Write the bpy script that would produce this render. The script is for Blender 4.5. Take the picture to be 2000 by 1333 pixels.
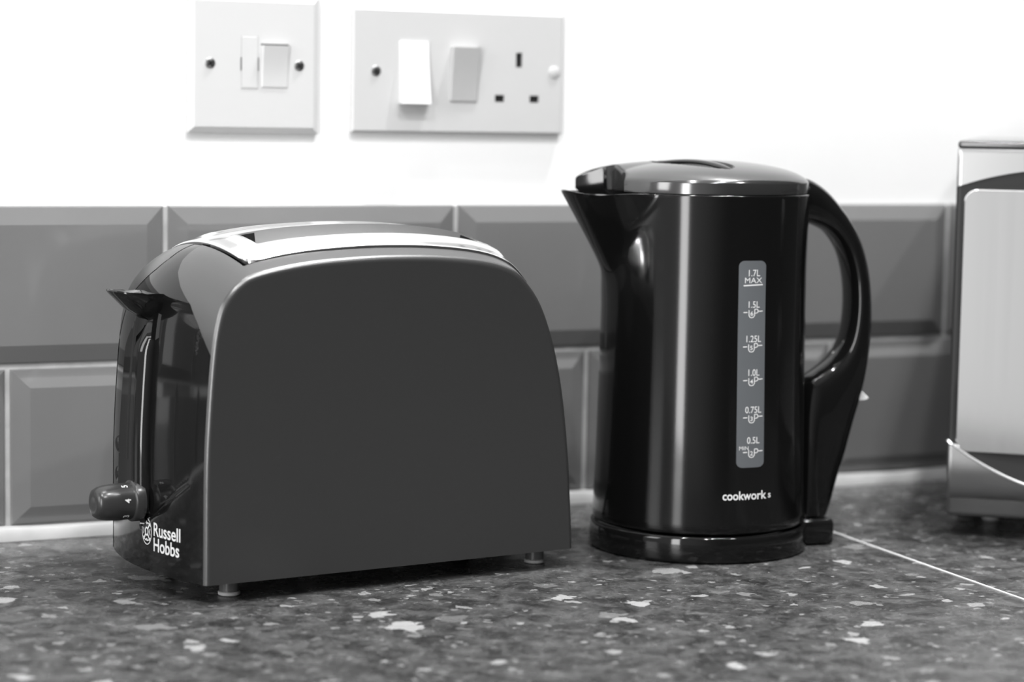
import bpy, bmesh, math, random
from mathutils import Vector, Matrix

for o in list(bpy.data.objects):
    bpy.data.objects.remove(o, do_unlink=True)
S = bpy.context.scene
COL = S.collection
PI = math.pi
R = math.radians

# ------------------------------------------------------------------ camera
cd = bpy.data.cameras.new('camera')
cam = bpy.data.objects.new('camera', cd)
COL.objects.link(cam)
S.camera = cam
cd.sensor_width = 36.0
cd.lens = 81.4
cd.clip_start = 0.02
right = Vector((0.89867002, -0.43829973, 0.01689802))
up = Vector((0.02772754, 0.09521481, 0.99507051))
fwd = Vector((0.43774808, 0.89377149, -0.09771967))
cam.matrix_world = Matrix(((right.x, up.x, -fwd.x, -0.44584322),
                           (right.y, up.y, -fwd.y, -1.41485209),
                           (right.z, up.z, -fwd.z, 0.26852659),
                           (0, 0, 0, 1)))
cd.dof.use_dof = True
cd.dof.focus_distance = 1.32
cd.dof.aperture_fstop = 5.0

# ------------------------------------------------------------------ world, lights, exposure
S.view_settings.view_transform = 'Standard'
S.view_settings.look = 'None'
S.view_settings.gamma = 1.0
S.view_settings.use_curve_mapping = False
S.view_settings.exposure = -0.36
W = bpy.data.worlds.new('world')
S.world = W
W.use_nodes = True
bg = W.node_tree.nodes['Background']
# the rest of the room: brighter towards the windows on the left, dim towards the right and behind
wn = W.node_tree
wtc = wn.nodes.new('ShaderNodeTexCoord')
wsep = wn.nodes.new('ShaderNodeSeparateXYZ')
wn.links.new(wtc.outputs['Generated'], wsep.inputs['Vector'])
wmr = wn.nodes.new('ShaderNodeMapRange')
wmr.interpolation_type = 'SMOOTHSTEP'
wmr.inputs['From Min'].default_value = -0.75
wmr.inputs['From Max'].default_value = -0.05
wmr.inputs['To Min'].default_value = 0.80
wmr.inputs['To Max'].default_value = 0.08
wn.links.new(wsep.outputs['X'], wmr.inputs['Value'])
wn.links.new(wmr.outputs['Result'], bg.inputs['Strength'])
bg.inputs['Color'].default_value = (1, 1, 1, 1)


def area(name, loc, target, size, power, shape='DISK', size_y=None):
    l = bpy.data.lights.new(name, 'AREA')
    l.shape = shape
    l.size = size
    if size_y:
        l.size_y = size_y
    l.energy = power
    o = bpy.data.objects.new(name, l)
    o.location = loc
    d = Vector(target) - Vector(loc)
    o.rotation_euler = d.to_track_quat('-Z', 'Y').to_euler()
    COL.objects.link(o)
    return o


for (x, y, pw) in ((0.80, -0.26, 88), (-0.25, -0.42, 12), (0.25, -1.25, 36), (-1.0, -1.25, 36),
                   (0.9, -1.6, 30), (-0.4, -2.2, 30)):
    area('ceiling_downlight', (x, y, 2.38), (x, y, 0), 0.10, pw)
# tall glazed garden door in the left-hand part of the room behind the photographer
area('daylight_door', (-2.10, -2.00, 0.30), (0.3, -0.17, 0.30), 0.44, 60, 'RECTANGLE', 2.3)
# a smaller window on the left end of the kitchen
area('daylight_window', (-2.6, -0.75, 1.05), (-0.05, -0.17, 0.1), 0.70, 32, 'RECTANGLE', 1.4)

# ------------------------------------------------------------------ materials


def mat(name, v, rough=0.5, metal=0.0, spec=0.5, coat=0.0, vary=0.0, vscale=60, bump=0.0, bscale=400, tint=None, ior=1.5):
    m = bpy.data.materials.new(name)
    m.use_nodes = True
    nt = m.node_tree
    b = nt.nodes['Principled BSDF']
    c = tint if tint else (v, v, v)
    b.inputs['Base Color'].default_value = (c[0], c[1], c[2], 1)
    b.inputs['Roughness'].default_value = rough
    b.inputs['Metallic'].default_value = metal
    b.inputs['Specular IOR Level'].default_value = spec
    b.inputs['IOR'].default_value = ior
    if coat:
        b.inputs['Coat Weight'].default_value = coat
        b.inputs['Coat Roughness'].default_value = 0.05
    tc = nt.nodes.new('ShaderNodeTexCoord')
    if vary:
        n = nt.nodes.new('ShaderNodeTexNoise')
        n.inputs['Scale'].default_value = vscale
        n.inputs['Detail'].default_value = 4
        nt.links.new(tc.outputs['Object'], n.inputs['Vector'])
        r = nt.nodes.new('ShaderNodeMapRange')
        r.inputs['From Min'].default_value = 0.3
        r.inputs['From Max'].default_value = 0.7
        r.inputs['To Min'].default_value = 1 - vary
        r.inputs['To Max'].default_value = 1 + vary
        nt.links.new(n.outputs['Fac'], r.inputs['Value'])
        mx = nt.nodes.new('ShaderNodeVectorMath')
        mx.operation = 'SCALE'
        mx.inputs[0].default_value = c
        nt.links.new(r.outputs['Result'], mx.inputs['Scale'])
        nt.links.new(mx.outputs['Vector'], b.inputs['Base Color'])
    if bump:
        n2 = nt.nodes.new('ShaderNodeTexNoise')
        n2.inputs['Scale'].default_value = bscale
        n2.inputs['Detail'].default_value = 3
        nt.links.new(tc.outputs['Object'], n2.inputs['Vector'])
        bp = nt.nodes.new('ShaderNodeBump')
        bp.inputs['Strength'].default_value = bump
        bp.inputs['Distance'].default_value = 0.001
        nt.links.new(n2.outputs['Fac'], bp.inputs['Height'])
        nt.links.new(bp.outputs['Normal'], b.inputs['Normal'])
    return m


M_wall = mat('white_painted_wall', 0.86, 0.6, vary=0.01, vscale=12)
M_tile = mat('glazed_grey_tile', 0.17, 0.07, spec=0.5, vary=0.06, vscale=9, bump=0.03, bscale=25)
M_grout = mat('light_grout', 0.46, 0.85, vary=0.12, vscale=90, bump=0.2, bscale=500)
M_seal = mat('white_sealant', 0.38, 0.35, vary=0.08, vscale=60)
M_shell = mat('matte_black_plastic', 0.024, 0.30, ior=1.9, spec=0.5, bump=0.06, bscale=1800)
M_gloss = mat('gloss_black_plastic', 0.005, 0.06, ior=1.43)
M_jug = mat('gloss_black_jug', 0.004, 0.115, spec=0.5, ior=1.46)
M_gloss2 = mat('gloss_black_plastic_worn', 0.006, 0.09, spec=0.5, bump=0.01, bscale=200)
M_dark = mat('dark_void', 0.004, 0.8)
M_chrome = mat('polished_steel', 0.82, 0.10, metal=1.0)
M_slot = mat('slot_steel', 0.85, 0.45, metal=1.0)
M_rubber = mat('grey_rubber', 0.45, 0.6)
M_footp = mat('grey_foot_plastic', 0.10, 0.35)
M_print = mat('white_print', 0.72, 0.5)
M_gauge = mat('smoky_gauge_plastic', 0.12, 0.25, tint=(0.115, 0.122, 0.13), spec=0.5)
M_plate = mat('white_switch_plastic', 0.60, 0.3)
M_plate2 = mat('off_white_socket_plastic', 0.55, 0.3)
M_rock2 = mat('pale_grey_rocker_plastic', 0.47, 0.3)
M_rockw = mat('white_rocker_plastic', 0.74, 0.3)
M_screw = mat('dull_screw_metal', 0.35, 0.35, metal=1.0)
M_steel = mat('silver_painted_steel', 0.40, 0.30, metal=1.0)
M_steel2 = mat('dark_silver_steel', 0.34, 0.33, metal=1.0)
M_door = mat('brushed_mirror_steel', 0.86, 0.18, metal=1.0)
M_frame = mat('dark_grey_frame', 0.022, 0.4, spec=0.25)
M_tab = mat('pale_translucent_plastic', 0.75, 0.3)
M_cord = mat('black_rubber_cord', 0.015, 0.45)


def brushed(m, axis_scale):
    nt = m.node_tree
    b = nt.nodes['Principled BSDF']
    tc = nt.nodes.new('ShaderNodeTexCoord')
    mp = nt.nodes.new('ShaderNodeMapping')
    mp.inputs['Scale'].default_value = axis_scale
    n = nt.nodes.new('ShaderNodeTexNoise')
    n.inputs['Scale'].default_value = 1.0
    n.inputs['Detail'].default_value = 3
    nt.links.new(tc.outputs['Object'], mp.inputs['Vector'])
    nt.links.new(mp.outputs['Vector'], n.inputs['Vector'])
    r = nt.nodes.new('ShaderNodeMapRange')
    r.inputs['To Min'].default_value = 0.10
    r.inputs['To Max'].default_value = 0.14
    nt.links.new(n.outputs['Fac'], r.inputs['Value'])
    nt.links.new(r.outputs['Result'], b.inputs['Roughness'])


brushed(M_door, (300, 40, 1.5))


def worktop_mat():
    m = bpy.data.materials.new('speckled_dark_laminate')
    m.use_nodes = True
    nt = m.node_tree
    L = nt.links
    b = nt.nodes['Principled BSDF']
    tc = nt.nodes.new('ShaderNodeTexCoord')

    def noise(scale, detail=5, dist=0.0, rough=0.6):
        n = nt.nodes.new('ShaderNodeTexNoise')
        n.inputs['Scale'].default_value = scale
        n.inputs['Detail'].default_value = detail
        n.inputs['Distortion'].default_value = dist
        n.inputs['Roughness'].default_value = rough
        L.new(tc.outputs['Object'], n.inputs['Vector'])
        return n

    def rng(src, a, c, lo, hi):
        r = nt.nodes.new('ShaderNodeMapRange')
        r.interpolation_type = 'SMOOTHSTEP'
        r.inputs['From Min'].default_value = a
        r.inputs['From Max'].default_value = c
        r.inputs['To Min'].default_value = lo
        r.inputs['To Max'].default_value = hi
        L.new(src, r.inputs['Value'])
        return r.outputs['Result']

    def mth(op, a, c):
        n = nt.nodes.new('ShaderNodeMath')
        n.operation = op
        for i, q in enumerate((a, c)):
            if isinstance(q, (int, float)):
                n.inputs[i].default_value = q
            else:
                L.new(q, n.inputs[i])
        return n.outputs[0]

    def chips(scale, rmin, rmax, warp, seed):
        nz = noise(scale * 1.6, 3)
        vm = nt.nodes.new('ShaderNodeVectorMath')
        vm.operation = 'SCALE'
        L.new(nz.outputs['Color'], vm.inputs[0])
        vm.inputs['Scale'].default_value = warp
        va = nt.nodes.new('ShaderNodeVectorMath')
        va.operation = 'ADD'
        L.new(tc.outputs['Object'], va.inputs[0])
        L.new(vm.outputs['Vector'], va.inputs[1])
        vb = nt.nodes.new('ShaderNodeVectorMath')
        vb.operation = 'MULTIPLY_ADD'
        L.new(va.outputs['Vector'], vb.inputs[0])
        vb.inputs[1].default_value = (1, 1, 0)
        vb.inputs[2].default_value = (seed, seed * 1.7, 0)
        v = nt.nodes.new('ShaderNodeTexVoronoi')
        v.inputs['Scale'].default_value = scale
        v.inputs['Randomness'].default_value = 1.0
        L.new(vb.outputs['Vector'], v.inputs['Vector'])
        sep = nt.nodes.new('ShaderNodeSeparateColor')
        L.new(v.outputs['Color'], sep.inputs['Color'])
        rad = rng(sep.outputs['Red'], 0.0, 1.0, rmin, rmax)
        d = mth('SUBTRACT', rad, v.outputs['Distance'])
        return rng(d, -0.015, 0.03, 0.0, 1.0), sep.outputs['Green']

    base = rng(noise(55, 7, 0.6, 0.7).outputs['Fac'], 0.32, 0.70, 0.016, 0.085)
    fine = rng(noise(420, 4).outputs['Fac'], 0.3, 0.7, 0.72, 1.28)
    base = mth('MULTIPLY', base, fine)
    c1, t1 = chips(34, -0.45, 0.30, 0.030, 3.1)
    c2, t2 = chips(80, -0.20, 0.34, 0.014, 9.7)
    c3, t3 = chips(170, -0.35, 0.36, 0.008, 5.3)
    patch = rng(noise(150, 6, 1.0, 0.7).outputs['Fac'], 0.54, 0.74, 0.0, 0.11)
    a1 = mth('MULTIPLY', c1, rng(t1, 0, 1, 0.10, 0.30))
    a2 = mth('MULTIPLY', c2, rng(t2, 0, 1, 0.04, 0.24))
    a3 = mth('MULTIPLY', c3, rng(t3, 0, 1, 0.03, 0.20))
    tot = mth('MAXIMUM', mth('MAXIMUM', mth('ADD', base, patch), a1), mth('MAXIMUM', a2, a3))
    comb = nt.nodes.new('ShaderNodeCombineColor')
    for k in ('Red', 'Green', 'Blue'):
        L.new(tot, comb.inputs[k])
    L.new(comb.outputs['Color'], b.inputs['Base Color'])
    b.inputs['Roughness'].default_value = 0.27
    b.inputs['Specular IOR Level'].default_value = 0.30
    L.new(rng(noise(60, 4).outputs['Fac'], 0.3, 0.7, 0.22, 0.34), b.inputs['Roughness'])
    bp = nt.nodes.new('ShaderNodeBump')
    bp.inputs['Strength'].default_value = 0.12
    bp.inputs['Distance'].default_value = 0.0006
    L.new(noise(500, 3).outputs['Fac'], bp.inputs['Height'])
    L.new(bp.outputs['Normal'], b.inputs['Normal'])
    return m


M_top = worktop_mat()

# ------------------------------------------------------------------ mesh helpers


def thing(name, label, cat, loc=(0, 0, 0), rotz=0.0, group=None):
    o = bpy.data.objects.new(name, None)
    o.empty_display_size = 0.05
    COL.objects.link(o)
    o.location = loc
    o.rotation_euler = (0, 0, rotz)
    tag(o, label, cat, group)
    return o


def tag(o, label, cat, group=None):
    o['label'] = label
    o['category'] = cat
    if group:
        o['group'] = group
    return o


def obj(name, bm, m, parent=None, smooth=True, angle=35, label=None, normals=True):
    bmesh.ops.remove_doubles(bm, verts=bm.verts, dist=1e-6)
    if normals:
        bmesh.ops.recalc_face_normals(bm, faces=bm.faces)
    if smooth:
        for f in bm.faces:
            f.smooth = True
        for e in bm.edges:
            if len(e.link_faces) == 2 and e.calc_face_angle(0) > R(angle):
                e.smooth = False
    me = bpy.data.meshes.new(name)
    bm.to_mesh(me)
    bm.free()
    me.materials.append(m)
    o = bpy.data.objects.new(name, me)
    COL.objects.link(o)
    if parent:
        o.parent = parent
    if label:
        o['label'] = label
    return o


def struct(name, bm, m, parent=None, **k):
    o = obj(name, bm, m, parent, **k)
    o['kind'] = 'structure'
    return o


def grid(bm, rows, closed=False, skip=None):
    """rows: list of equal-length lists of points -> quads"""
    V = [[bm.verts.new(p) for p in r] for r in rows]
    n = len(rows[0])
    for i in range(len(V) - 1):
        for j in range(n if closed else n - 1):
            if skip and skip(i, j):
                continue
            k = (j + 1) % n
            q = [V[i][j], V[i][k], V[i + 1][k], V[i + 1][j]]
            try:
                bm.faces.new(q)
            except ValueError:
                pass
    return V


def add_box(bm, x0, x1, y0, y1, z0, z1, bev=0.0, seg=2):
    g = bmesh.ops.create_cube(bm, size=1.0)
    vs = g['verts']
    for v in vs:
        v.co = Vector((x0 + (v.co.x + .5) * (x1 - x0), y0 + (v.co.y + .5) * (y1 - y0), z0 + (v.co.z + .5) * (z1 - z0)))
    if bev > 0:
        es = list({e for v in vs for e in v.link_edges})
        bmesh.ops.bevel(bm, geom=es, offset=bev, segments=seg, affect='EDGES', profile=0.5)
    return bm


def box(x0, x1, y0, y1, z0, z1, bev=0.0, seg=2):
    return add_box(bmesh.new(), x0, x1, y0, y1, z0, z1, bev, seg)


def lathe(bm, prof, n=64, M=None, cap0=True, cap1=True):
    """prof: list of (r, z)"""
    rows = []
    for r, z in prof:
        rows.append([Vector((r * math.cos(2 * PI * k / n), r * math.sin(2 * PI * k / n), z)) for k in range(n)])
    if M:
        rows = [[M @ p for p in r] for r in rows]
    V = grid(bm, rows, closed=True)
    if cap0:
        bm.faces.new(V[0][::-1])
    if cap1:
        bm.faces.new(V[-1])
    return bm


def tube(bm, pts, r, n=12):
    pts = [Vector(p) for p in pts]
    rows = []
    prev = None
    for i, p in enumerate(pts):
        t = (pts[min(i + 1, len(pts) - 1)] - pts[max(i - 1, 0)]).normalized()
        a = prev - t * prev.dot(t) if prev else t.orthogonal()
        a.normalize()
        prev = a
        b = t.cross(a)
        rr = r[i] if isinstance(r, (list, tuple)) else r
        rows.append([p + (a * math.cos(2 * PI * k / n) + b * math.sin(2 * PI * k / n)) * rr for k in range(n)])
    V = grid(bm, rows, closed=True)
    bm.faces.new(V[0][::-1])
    bm.faces.new(V[-1])
    return bm


def catmull(pts, per=8):
    out = []
    n = len(pts)
    for i in range(n - 1):
        p0 = Vector(pts[max(i - 1, 0)])
        p1 = Vector(pts[i])
        p2 = Vector(pts[i + 1])
        p3 = Vector(pts[min(i + 2, n - 1)])
        for k in range(per):
            t = k / per
            out.append(0.5 * ((2 * p1) + (p2 - p0) * t + (2 * p0 - 5 * p1 + 4 * p2 - p3) * t * t
                              + (3 * p1 - p0 - 3 * p2 + p3) * t ** 3))
    out.append(Vector(pts[-1]))
    return out


def text2d(body, size, bold=0.0, align='CENTER'):
    """filled glyph outlines as (verts2d, faces)"""
    cu = bpy.data.curves.new('glyphs', 'FONT')
    cu.body = body
    cu.size = size
    cu.align_x = align
    cu.offset = bold
    cu.resolution_u = 6
    o = bpy.data.objects.new('glyphs', cu)
    COL.objects.link(o)
    bpy.context.view_layer.update()
    dg = bpy.context.evaluated_depsgraph_get()
    me = bpy.data.meshes.new_from_object(o.evaluated_get(dg))
    vs = [(v.co.x, v.co.y) for v in me.vertices]
    fs = [tuple(p.vertices) for p in me.polygons]
    bpy.data.objects.remove(o, do_unlink=True)
    bpy.data.curves.remove(cu)
    bpy.data.meshes.remove(me)
    return vs, fs


def put_text(bm, body, size, fn, x=0.0, y=0.0, bold=0.0, align='CENTER', sx=1.0, sy=1.0, rot=0.0):
    vs, fs = text2d(body, size, bold, align)
    c, s = math.cos(rot), math.sin(rot)
    V = [bm.verts.new(fn(x + (a * sx) * c - (b * sy) * s, y + (a * sx) * s + (b * sy) * c)) for a, b in vs]
    for f in fs:
        try:
            bm.faces.new([V[i] for i in f])
        except ValueError:
            pass


def put_line(bm, pts, w, fn, sub=3):
    """flat stroke of width w through 2d points"""
    P = [Vector(p) for p in pts]
    rows = []
    for i, p in enumerate(P):
        d0 = (P[i] - P[i - 1]).normalized() if i else (P[1] - P[0]).normalized()
        d1 = (P[i + 1] - P[i]).normalized() if i < len(P) - 1 else d0
        n0 = Vector((-d0.y, d0.x))
        n1 = Vector((-d1.y, d1.x))
        m = (n0 + n1).normalized()
        k = w / 2 / max(0.5, m.dot(n0))
        rows.append([fn(*(p + m * k)), fn(*(p - m * k))])
    grid(bm, rows)


def smooth01(t):
    t = max(0.0, min(1.0, t))
    return t * t * (3 - 2 * t)


# ------------------------------------------------------------------ the room
WL, WR, WY = -1.6, 1.0, -2.9
TOPZ = 0.207
PITCHZ = 0.101
bm = bmesh.new()
add_box(bm, WL, WR + .1, 0.0, 0.1, -0.9, 2.45)
struct('wall_back', bm, M_wall)
bm = bmesh.new()
add_box(bm, -3.2, WR + .1, WY, 0.1, 2.45, 2.55)
struct('ceiling', bm, M_wall)
M_floor = mat('grey_floor', 0.16, 0.4, vary=0.1, vscale=5)
bm = bmesh.new()
add_box(bm, -3.2, WR + .1, WY, 0.1, -1.0, -0.9)
struct('floor', bm, M_floor)

# bevelled brick tiles standing proud of the wall, with grout between
PROUD, EDGE, BEV, GR = 0.008, 0.0035, 0.0115, 0.0036
bm = bmesh.new()


def tile(x0, x1, z0, z1, cutl=False, cutr=False):
    bl = 0.0 if cutl else BEV
    br = 0.0 if cutr else BEV
    r0 = [(x0, 0, z0), (x1, 0, z0), (x1, 0, z1), (x0, 0, z1)]
    ye = -EDGE
    r1 = [(x0, ye, z0), (x1, ye, z0), (x1, ye, z1), (x0, ye, z1)]
    e = 0.0008
    r1b = [(x0 + e, ye - e, z0 + e), (x1 - e, ye - e, z0 + e), (x1 - e, ye - e, z1 - e), (x0 + e, ye - e, z1 - e)]
    r2 = [(x0 + bl, -PROUD, z0 + BEV), (x1 - br, -PROUD, z0 + BEV), (x1 - br, -PROUD, z1 - BEV), (x0 + bl, -PROUD, z1 - BEV)]
    V = grid(bm, [r0, r1, r1b, r2], closed=True)
    bm.faces.new(V[-1])


for row in range(2):
    zt = TOPZ - row * PITCHZ
    off = 0.0 if row == 0 else 0.101
    for k in range(-9, 6):
        x0 = off + k * 0.202 + GR / 2
        x1 = x0 + 0.202 - GR
        if x1 < WL or x0 > WR:
            continue
        tile(max(x0, WL), min(x1, WR - .001), zt - PITCHZ + GR, zt, x0 < WL, x1 > WR)
struct('trim_1', bm, M_tile, smooth=False)
bm = bmesh.new()
add_box(bm, WL, WR - .001, -0.0026, -0.0001, 0.0005, TOPZ - 0.0006)
struct('trim_2', bm, M_grout)
# sealant bead along the foot of the tiles
bm = bmesh.new()
rows = []
for x in [WL + i * (WR - WL) / 60 for i in range(61)]:
    h = 0.0085 + 0.0007 * math.sin(x * 31) + 0.0005 * math.sin(x * 77)
    x = min(x, WR - .001)
    rows.append([(x, -0.0090, h), (x, -0.0108, h * .93), (x, -0.0130, h * .55), (x, -0.0140, 0.0002), (x, -0.003, 0.0002), (x, -0.003, h)])
grid(bm, rows, closed=True)
struct('trim_3', bm, M_seal)

# ------------------------------------------------------------------ worktops
JX0, JX1 = 0.4141, 0.3736   # joint line: x at y=-0.0 and at y=-0.60


def jx(y):
    return JX0 + (JX1 - JX0) * (-y / 0.50)


def slab(pts, z0=-0.038, z1=0.0):
    b = bmesh.new()
    n = len(pts)
    V0 = [b.verts.new((x, y, z0)) for x, y in pts]
    V1 = [b.verts.new((x, y, z1)) for x, y in pts]
    b.faces.new(V0[::-1])
    b.faces.new(V1)
    for i in range(n):
        b.faces.new([V0[i], V0[(i + 1) % n], V1[(i + 1) % n], V1[i]])
    return b


hw = 0.0007
b = slab([(WL, -0.003), (WL, -0.64), (jx(-.64) - hw, -0.64), (jx(0) - hw, -0.003)])
o = obj('worktop', b, M_top, smooth=False)
tag(o, 'long dark speckled worktop under the toaster and kettle, left of the pale joint line', 'worktop')
b = slab([(jx(0) + hw, -0.003), (jx(-.64) + hw, -0.64), (jx(-1.5) + hw, -1.5), (WR - .001, -1.5), (WR - .001, -0.003)])
o = obj('worktop', b, M_top, smooth=False)
tag(o, 'dark speckled return worktop under the silver microwave, right of the pale joint line', 'worktop')
b = slab([(jx(-.003) - hw, -0.003), (jx(-.64) - hw, -0.64), (jx(-.64) + hw, -0.64), (jx(-.003) + hw, -0.003)], -0.02, 0.0005)
obj('joint_strip', b, mat('pale_joint_filler', 0.62, 0.35), o, smooth=False, label='thin pale joint line')

# ------------------------------------------------------------------ switch and socket plates


def plate_mesh(w, h, t, holes, edge=0.004, lip=0.0022, depth=0.004):
    """bevelled faceplate in local x,z with the face at y=-t; rectangular holes (x0,x1,z0,z1) sunk by depth"""
    b = bmesh.new()
    xi, zi = w / 2 - edge, h / 2 - edge
    o0 = [(-w / 2, 0, -h / 2), (w / 2, 0, -h / 2), (w / 2, 0, h / 2), (-w / 2, 0, h / 2)]
    o1 = [(x, -lip, z) for x, _, z in o0]
    i1 = [(-xi, -t, -zi), (xi, -t, -zi), (xi, -t, zi), (-xi, -t, zi)]
    grid(b, [o0, o1, i1], closed=True)
    xs = sorted({-xi, xi} | {a for q in holes for a in q[:2]})
    zs = sorted({-zi, zi} | {a for q in holes for a in q[2:]})

    def inhole(x, z):
        return any(q[0] < x < q[1] and q[2] < z < q[3] for q in holes)
    for i in range(len(xs) - 1):
        for j in range(len(zs) - 1):
            if inhole((xs[i] + xs[i + 1]) / 2, (zs[j] + zs[j + 1]) / 2):
                continue
            b.faces.new([b.verts.new(p) for p in ((xs[i], -t, zs[j]), (xs[i + 1], -t, zs[j]), (xs[i + 1], -t, zs[j + 1]), (xs[i], -t, zs[j + 1]))])
    for x0, x1, z0, z1 in holes:
        q = [(x0, z0), (x1, z0), (x1, z1), (x0, z1)]
        f0 = [b.verts.new((x, -t, z)) for x, z in q]
        f1 = [b.verts.new((x, -t + depth, z)) for x, z in q]
        for k in range(4):
            b.faces.new([f0[k], f0[(k + 1) % 4], f1[(k + 1) % 4], f1[k]])
        b.faces.new(f1)
    return b


def rocker(x0, x1, z0, z1, t, top_out, bot_out):
    """wedge rocker: proud by top_out at top and bot_out at bottom, from face y=-t"""
    b = bmesh.new()
    back = -t + 0.002
    n = 7
    rows = []
    for k in range(n):
        f = k / (n - 1)
        z = z0 + (z1 - z0) * f
        out = bot_out + (top_out - bot_out) * f - 0.0006 * math.sin(f * PI)
        rows.append([(x0, back, z), (x0, -t - out + .0004, z), (x0 + .0006, -t - out, z), (x1 - .0006, -t - out, z), (x1, -t - out + .0004, z), (x1, back, z)])
    V = grid(b, rows, closed=True)
    b.faces.new(V[0][::-1])
    b.faces.new(V[-1])
    return b


def screw_bm(x, z, t, r=0.0034):
    b = bmesh.new()
    Mx = Matrix.Translation((x, -t, z)) @ Matrix.Rotation(PI / 2, 4, 'X')
    lathe(b, [(r, -0.001), (r, 0.0003), (r * .8, 0.0007), (0.0002, 0.0009)], 20, Mx)
    for a in (0.7, 0.7 + PI / 2):
        vs = []
        for sx_, sz_ in ((-1, -1), (1, -1), (1, 1), (-1, 1)):
            px, pz = sx_ * r * .7, sz_ * r * .13
            vs.append(b.verts.new((x + px * math.cos(a) - pz * math.sin(a), -t - 0.0010, z + px * math.sin(a) + pz * math.cos(a))))
    return b


def screw(parent, x, z, t, slot_m=M_dark):
    s = obj('screw', screw_bm(x, z, t), M_screw, parent)
    b = bmesh.new()
    for a in (0.6, 0.6 + PI / 2):
        vs = []
        for sx_, sz_ in ((-1, -1), (1, -1), (1, 1), (-1, 1)):
            px, pz = sx_ * 0.0022, sz_ * 0.00045
            vs.append(b.verts.new((x + px * math.cos(a) - pz * math.sin(a), -t - 0.00105, z + px * math.sin(a) + pz * math.cos(a))))
        b.faces.new(vs)
    obj('screw_slot', b, slot_m, s, smooth=False)
    return s


T1 = 0.005
p1 = thing('fused_switch', 'square white fused spur switch with one rocker, above the toaster', 'switch', (0.0585, -0.0003, 0.2970))
obj('faceplate', plate_mesh(0.088, 0.0875, T1, [], 0.0040, 0.003), M_plate, p1, angle=12)
fc = obj('fuse_carrier', box(-0.0088, 0.0018, -T1 - 0.0003, -T1 + .002, -0.0150, 0.0178, 0.0003), M_plate, p1, smooth=False)
obj('carrier_gap', box(-0.0096, -0.0089, -T1 - 0.0002, -T1 + .001, -0.004, 0.0045), M_dark, fc, smooth=False)
obj('carrier_gap', box(0.0021, 0.0026, -T1 - 0.0002, -T1 + .001, -0.004, 0.0045), M_dark, fc, smooth=False)
obj('carrier_outline', box(-0.0093, 0.0023, -T1 - 0.0001, -T1 + .001, -0.0155, 0.0183), M_rock2, fc, smooth=False)
obj('rocker', rocker(0.0045, 0.0225, -0.0140, 0.0125, T1, 0.0030, 0.0005), M_plate, p1, angle=20)
obj('rocker_gap', box(0.0040, 0.0228, -T1 - 0.0002, -T1 + .001, 0.0125, 0.0134), M_dark, p1, smooth=False)
screw(p1, -0.0300, 0.0003, T1)
screw(p1, 0.0300, 0.0000, T1)

T2 = 0.004
p2 = thing('cooker_socket', 'wide off-white cooker switch plate with two rockers and a three-pin socket', 'socket', (0.2030, -0.0003, 0.2955))
holes = [(0.0415, 0.0462, 0.0042, 0.0140), (0.0262, 0.0332, -0.0193, -0.0145), (0.0522, 0.0592, -0.0193, -0.0145)]
fp = obj('faceplate', plate_mesh(0.154, 0.081, T2, holes, 0.0012, 0.003, 0.0025), M_plate2, p2, angle=12)
for q in holes:
    obj('pin_hole', box(q[0] + .0002, q[1] - .0002, -T2 + 0.0010, -T2 + 0.0024, q[2] + .0002, q[3] - .0002), M_dark, fp, smooth=False)
obj('rocker', rocker(-0.0440, -0.0230, -0.0215, 0.0195, T2, 0.0008, 0.0065), M_rockw, p2, angle=20, label='white rocker tilted out at the bottom')
obj('rocker', rocker(-0.0072, 0.0128, -0.0190, 0.0165, T2, 0.0055, 0.0010), M_rock2, p2, angle=20, label='grey rocker tilted out at the top')
screw(p2, -0.0605, -0.0005, T2)
b = bmesh.new()
lathe(b, [(0.0042, -0.001), (0.0042, 0.0004), (0.0035, 0.0008), (0.0003, 0.0009)], 20, Matrix.Translation((0.0705, -T2, 0.0015)) @ Matrix.Rotation(PI / 2, 4, 'X'))
obj('screw_cover', b, M_plate2, p2)

# ------------------------------------------------------------------ toaster
mm = 0.001
toaster = thing('toaster', 'matt black two-slot toaster with a polished steel top, left of the kettle', 'toaster', (-0.0495, -0.2347, 0), R(6.3535))
OUT = [(0, 11), (0, 30), (0, 52), (.3, 80), (1.7, 107.6), (3.6, 132), (6, 150), (10.4, 164.0), (19.5, 174.6), (31.6, 180), (59.6, 184.8), (91.4, 187),
       (117.5, 187.5), (146, 186.6), (174, 183.6), (192, 178.7), (203.2, 170.6), (214.2, 155.4), (223.2, 132), (229.6, 104.3), (234.2, 70.5), (237.2, 33.3), (238.5, 11)]
cur = [Vector((p[0], p[1])) for p in catmull([(a, c, 0) for a, c in OUT], 10)]
arc = [0.0]
for i in range(1, len(cur)):
    arc.append(arc[-1] + (cur[i] - cur[i - 1]).length)
LEN = arc[-1]
DEPTH = 130.0
BULGE = 12.5


def outl(s):
    s = max(0.0, min(LEN, s))
    lo, hi = 0, len(arc) - 1
    while hi - lo > 1:
        m_ = (lo + hi) // 2
        if arc[m_] <= s:
            lo = m_
        else:
            hi = m_
    t = (s - arc[lo]) / (arc[hi] - arc[lo])
    return cur[lo].lerp(cur[hi], t)


def outn(s):
    d = outl(s + 1.5) - outl(s - 1.5)
    n_ = Vector((-d.y, d.x))
    return n_.normalized()


def s_of_u(u, left=True):
    best = None
    for i, p in enumerate(cur):
        if (left and i < len(cur) * .55) or (not left and i > len(cur) * .45):
            d = abs(p.x - u) if p.y > 160 else 1e9
            if best is None or d < best[0]:
                best = (d, arc[i])
    return best[1]


def s_of_z(z):
    for i, p in enumerate(cur):
        if p.y >= z:
            return arc[i]
    return 0


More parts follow.
